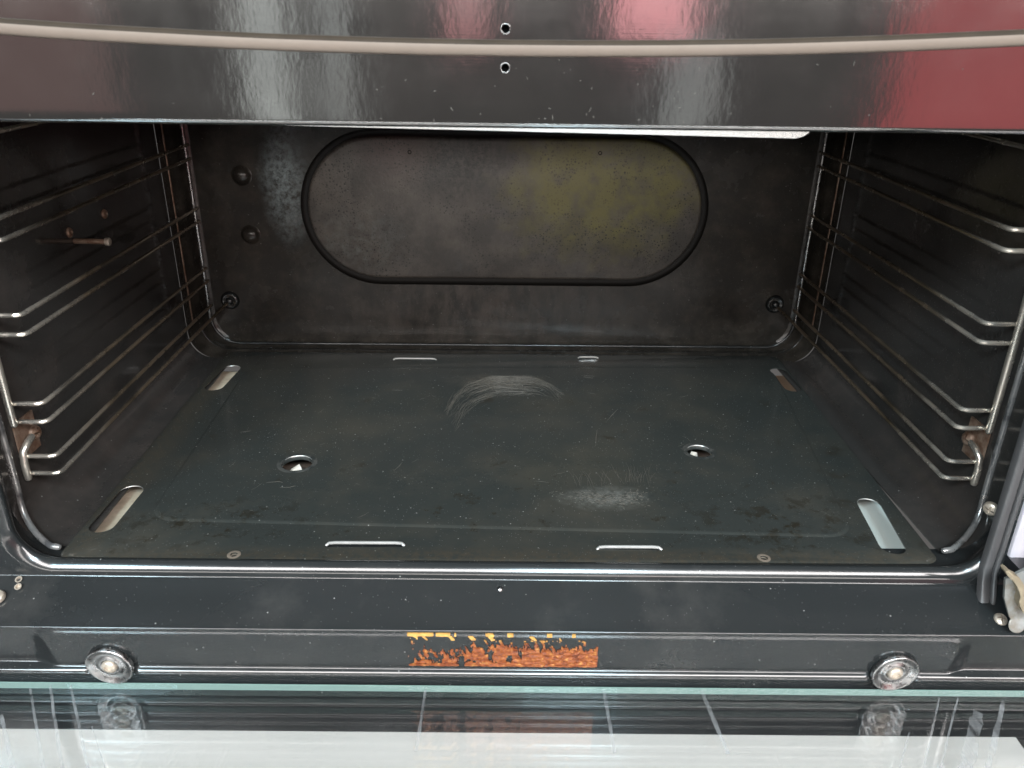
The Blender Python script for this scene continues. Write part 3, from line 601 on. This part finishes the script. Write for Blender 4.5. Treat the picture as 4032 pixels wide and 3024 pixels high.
for (x, y) in ((-0.1884, -0.3728), (0.1811, -0.3741)):
    MB().lathe([(0.0024, -0.002), (0.0026, 0.0002), (0.0038, 0.0003), (0.0047, 0.0000)], (x, y, 0.1060), (0, 0, 1), 24, False).build('worn_hole_rim', M['holerim'], sheet)
for (xa, xb, y, r) in ((-0.1266, -0.0720, -0.3592, 0.0012), (0.0654, 0.1107, -0.3628, 0.0012), (-0.1215, -0.0748, -0.0162, 0.0009), (0.0826, 0.1045, -0.0076, 0.0009)):
    MB().tube([(xa, y-0.0016, 0.1058), (xa+0.0016, y-0.0002, 0.1064), (xa+0.006, y, 0.1067), (xb-0.006, y, 0.1067), (xb-0.0016, y-0.0002, 0.1064), (xb, y-0.0016, 0.1058)], r, 10).build('slot_lip', M['lip'], sheet)  # highlight of each slot lip put into its pale colour
# scuffs: fine scratches and dried smears on the plate
def hair(mb, pts, w, z=0.10725):
    R = []
    n = len(pts)
    for i, (x, y) in enumerate(pts):
        a = pts[max(0, i-1)]; b = pts[min(n-1, i+1)]; dx, dy = b[0]-a[0], b[1]-a[1]; l = math.hypot(dx, dy) or 1
        ww = w*math.sin(PI*(0.08+0.84*i/(n-1))); px, py = -dy/l*ww, dx/l*ww
        R.append([(x-px, y-py, z), (x-px*0.5, y-py*0.5, z+0.00007), (x+px*0.5, y+py*0.5, z+0.00007), (x+px, y+py, z)])
    mb.loft(R, False)
hm = MB(); rnd = random.Random(4)
A = [(-0.0571, -0.1477), (-0.0483, -0.1058), (-0.0376, -0.083), (-0.0141, -0.0649), (0.0102, -0.0645), (0.0296, -0.0641), (0.0458, -0.0815), (0.0562, -0.104)]
def along(P, t):
    t = max(0, min(0.9999, t))*(len(P)-1); i = int(t); f = t-i; return (P[i][0]+(P[i+1][0]-P[i][0])*f, P[i][1]+(P[i+1][1]-P[i][1])*f)
for q in range(330):
    off = rnd.random()**1.6*0.045; t0 = min(0.95, max(0.0, rnd.gauss(0.38, 0.25))); L = rnd.uniform(0.04, 0.22)*(1 if q % 5 else 2)
    if t0 > 0.68: off *= 0.35
    pts = []
    for i in range(7):
        x, y = along(A, t0+L*i/6); pts.append((x*(1-off*3)+0.004*off/0.03+rnd.gauss(0, 0.0004)+0.004*math.sin(q*1.7)*i/6, y-off+rnd.gauss(0, 0.0005)+0.003*math.sin(q*2.3)*i/6))
    hair(hm, pts, rnd.uniform(0.00005, 0.00014)*(1.4 if off < 0.012 else 1))
for q in range(26):                                   # upright hairline scratches
    x = 0.083+0.036*rnd.random(); y0 = -0.279+rnd.uniform(-0.004, 0.004); pts = []; L = rnd.uniform(0.018, 0.034); b = rnd.uniform(-0.004, 0.004)+(x-0.1)*0.3
    for i in range(8): s = i/7; pts.append((x+b*s*s+0.0006*math.sin(s*5+q), y0+L*s))
    hair(hm, pts, rnd.uniform(0.00007, 0.00012))
for q in range(10):
    x = 0.052+0.03*rnd.random(); pts = [(x+0.010*s*s*(1 if q % 2 else -1)*0.5, -0.285+0.026*s+0.002*rnd.random()) for s in (0, .25, .5, .75, 1)]; hair(hm, pts, 0.00011)
for q in range(240):                                  # short rubbed strokes in the pale smear
    cx = rnd.gauss(0.076, 0.013); cy = rnd.gauss(-0.300, 0.0045)-0.15*(cx-0.076); a = rnd.uniform(-0.9, 0.5); l = rnd.uniform(0.0004, 0.0018)
    hair(hm, [(cx-l*math.cos(a), cy-l*math.sin(a)), (cx, cy+0.0002), (cx+l*math.cos(a), cy+l*math.sin(a))], rnd.uniform(0.0001, 0.0004))
for q in range(90):
    cx = rnd.gauss(0.103, 0.007); cy = rnd.gauss(-0.297, 0.005); a = rnd.uniform(-0.5, 1.2); l = rnd.uniform(0.0004, 0.0016)
    hair(hm, [(cx-l*math.cos(a), cy-l*math.sin(a)), (cx, cy), (cx+l*math.cos(a), cy+l*math.sin(a))], rnd.uniform(0.0001, 0.0003))
for p in (((-0.0917, -0.2602), (-0.088, -0.252), (-0.0858, -0.2449)), ((-0.191, -0.2794), (-0.181, -0.2775), (-0.178, -0.279)), ((-0.178, -0.2868), (-0.1709, -0.2862), (-0.166, -0.284)), ((0.1097, -0.1401), (0.103, -0.152), (0.096, -0.166)), ((0.0848, -0.1838), (0.082, -0.2), (0.080, -0.216))):
    hair(hm, list(p), 0.0003)
for q in range(60):
    x = rnd.uniform(-0.26, 0.25); y = rnd.uniform(-0.33, -0.06); a = rnd.uniform(0, PI); l = rnd.uniform(0.001, 0.006)
    hair(hm, [(x, y), (x+l*math.cos(a), y+l*math.sin(a)), (x+2*l*math.cos(a+.1), y+2*l*math.sin(a+.1))], 0.0001)
o = hm.build('scratch_marks', M['scratch'], sheet, smooth=False); o['kind'] = 'stuff'

# ================================================================ wire racks at both sides
HZ = [0.3928, 0.3790, 0.3292, 0.3155, 0.2656, 0.2520, 0.2013, 0.1873, 0.1600, 0.1461]
def rack(s, label):
    t = thing('shelf_rack', (0, 0, 0), label, 'wire rack', 'wire shelf racks on the oven walls')
    for i, h in enumerate(HZ):
        ye = 0.0270 if i == 9 else 0.0035
        xe = 0.3105 if i == 9 else 0.3200
        pts = [(s*xe, ye, h + (0.0085 if i == 9 else 0))]
        if i == 9: pts.append((s*0.3195, 0.004, h+0.0006))
        pts += [(s*0.3200, 0.0, h), (s*0.3200, -0.12, h+0.0004), (s*0.3200, -0.24, h+0.0002)]
        rb = 0.0055
        for q in range(7):
            a = PI/2*q/6; pts.append((s*(0.3200+rb-rb*math.cos(a)), -0.3317+rb-rb*math.sin(a), h))
        pts += [(s*0.335, -0.3317, h), (s*0.3440, -0.3317, h)]
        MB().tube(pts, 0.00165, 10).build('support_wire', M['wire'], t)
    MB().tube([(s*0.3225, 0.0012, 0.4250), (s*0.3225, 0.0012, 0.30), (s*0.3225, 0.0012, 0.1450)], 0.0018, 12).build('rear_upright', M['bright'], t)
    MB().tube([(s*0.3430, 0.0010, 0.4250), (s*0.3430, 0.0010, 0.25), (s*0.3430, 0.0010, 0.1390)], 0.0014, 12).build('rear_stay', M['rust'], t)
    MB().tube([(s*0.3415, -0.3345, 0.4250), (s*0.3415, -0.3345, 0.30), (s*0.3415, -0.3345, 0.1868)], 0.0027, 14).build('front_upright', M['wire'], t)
    MB().tube([(s*0.3415, -0.3345, 0.1440), (s*0.3415, -0.3345, 0.1560), (s*0.3412, -0.3330, 0.1640), (s*0.3400, -0.3280, 0.1685), (s*0.3400, -0.3220, 0.1700)], 0.0026, 12).build('hook', M['wire'], t)
    MB().box(min(s*0.3446, s*0.3434), max(s*0.3446, s*0.3434), -0.3330, -0.3080, 0.1560, 0.1850).build('mount_tab', M['rust'], t)
    sc = slot_screw('mount_screw', (s*0.3434, -0.3130, 0.1690), 0.0056, t, 'rust', (-s*1.0, -0.15, 0.05), 0.6)
    return t
rack(-1, 'rusty chrome wire rack on the left oven wall, in front of the brown probe')
rack(1, 'rusty chrome wire rack on the right oven wall, beside the seal strips and hinge')
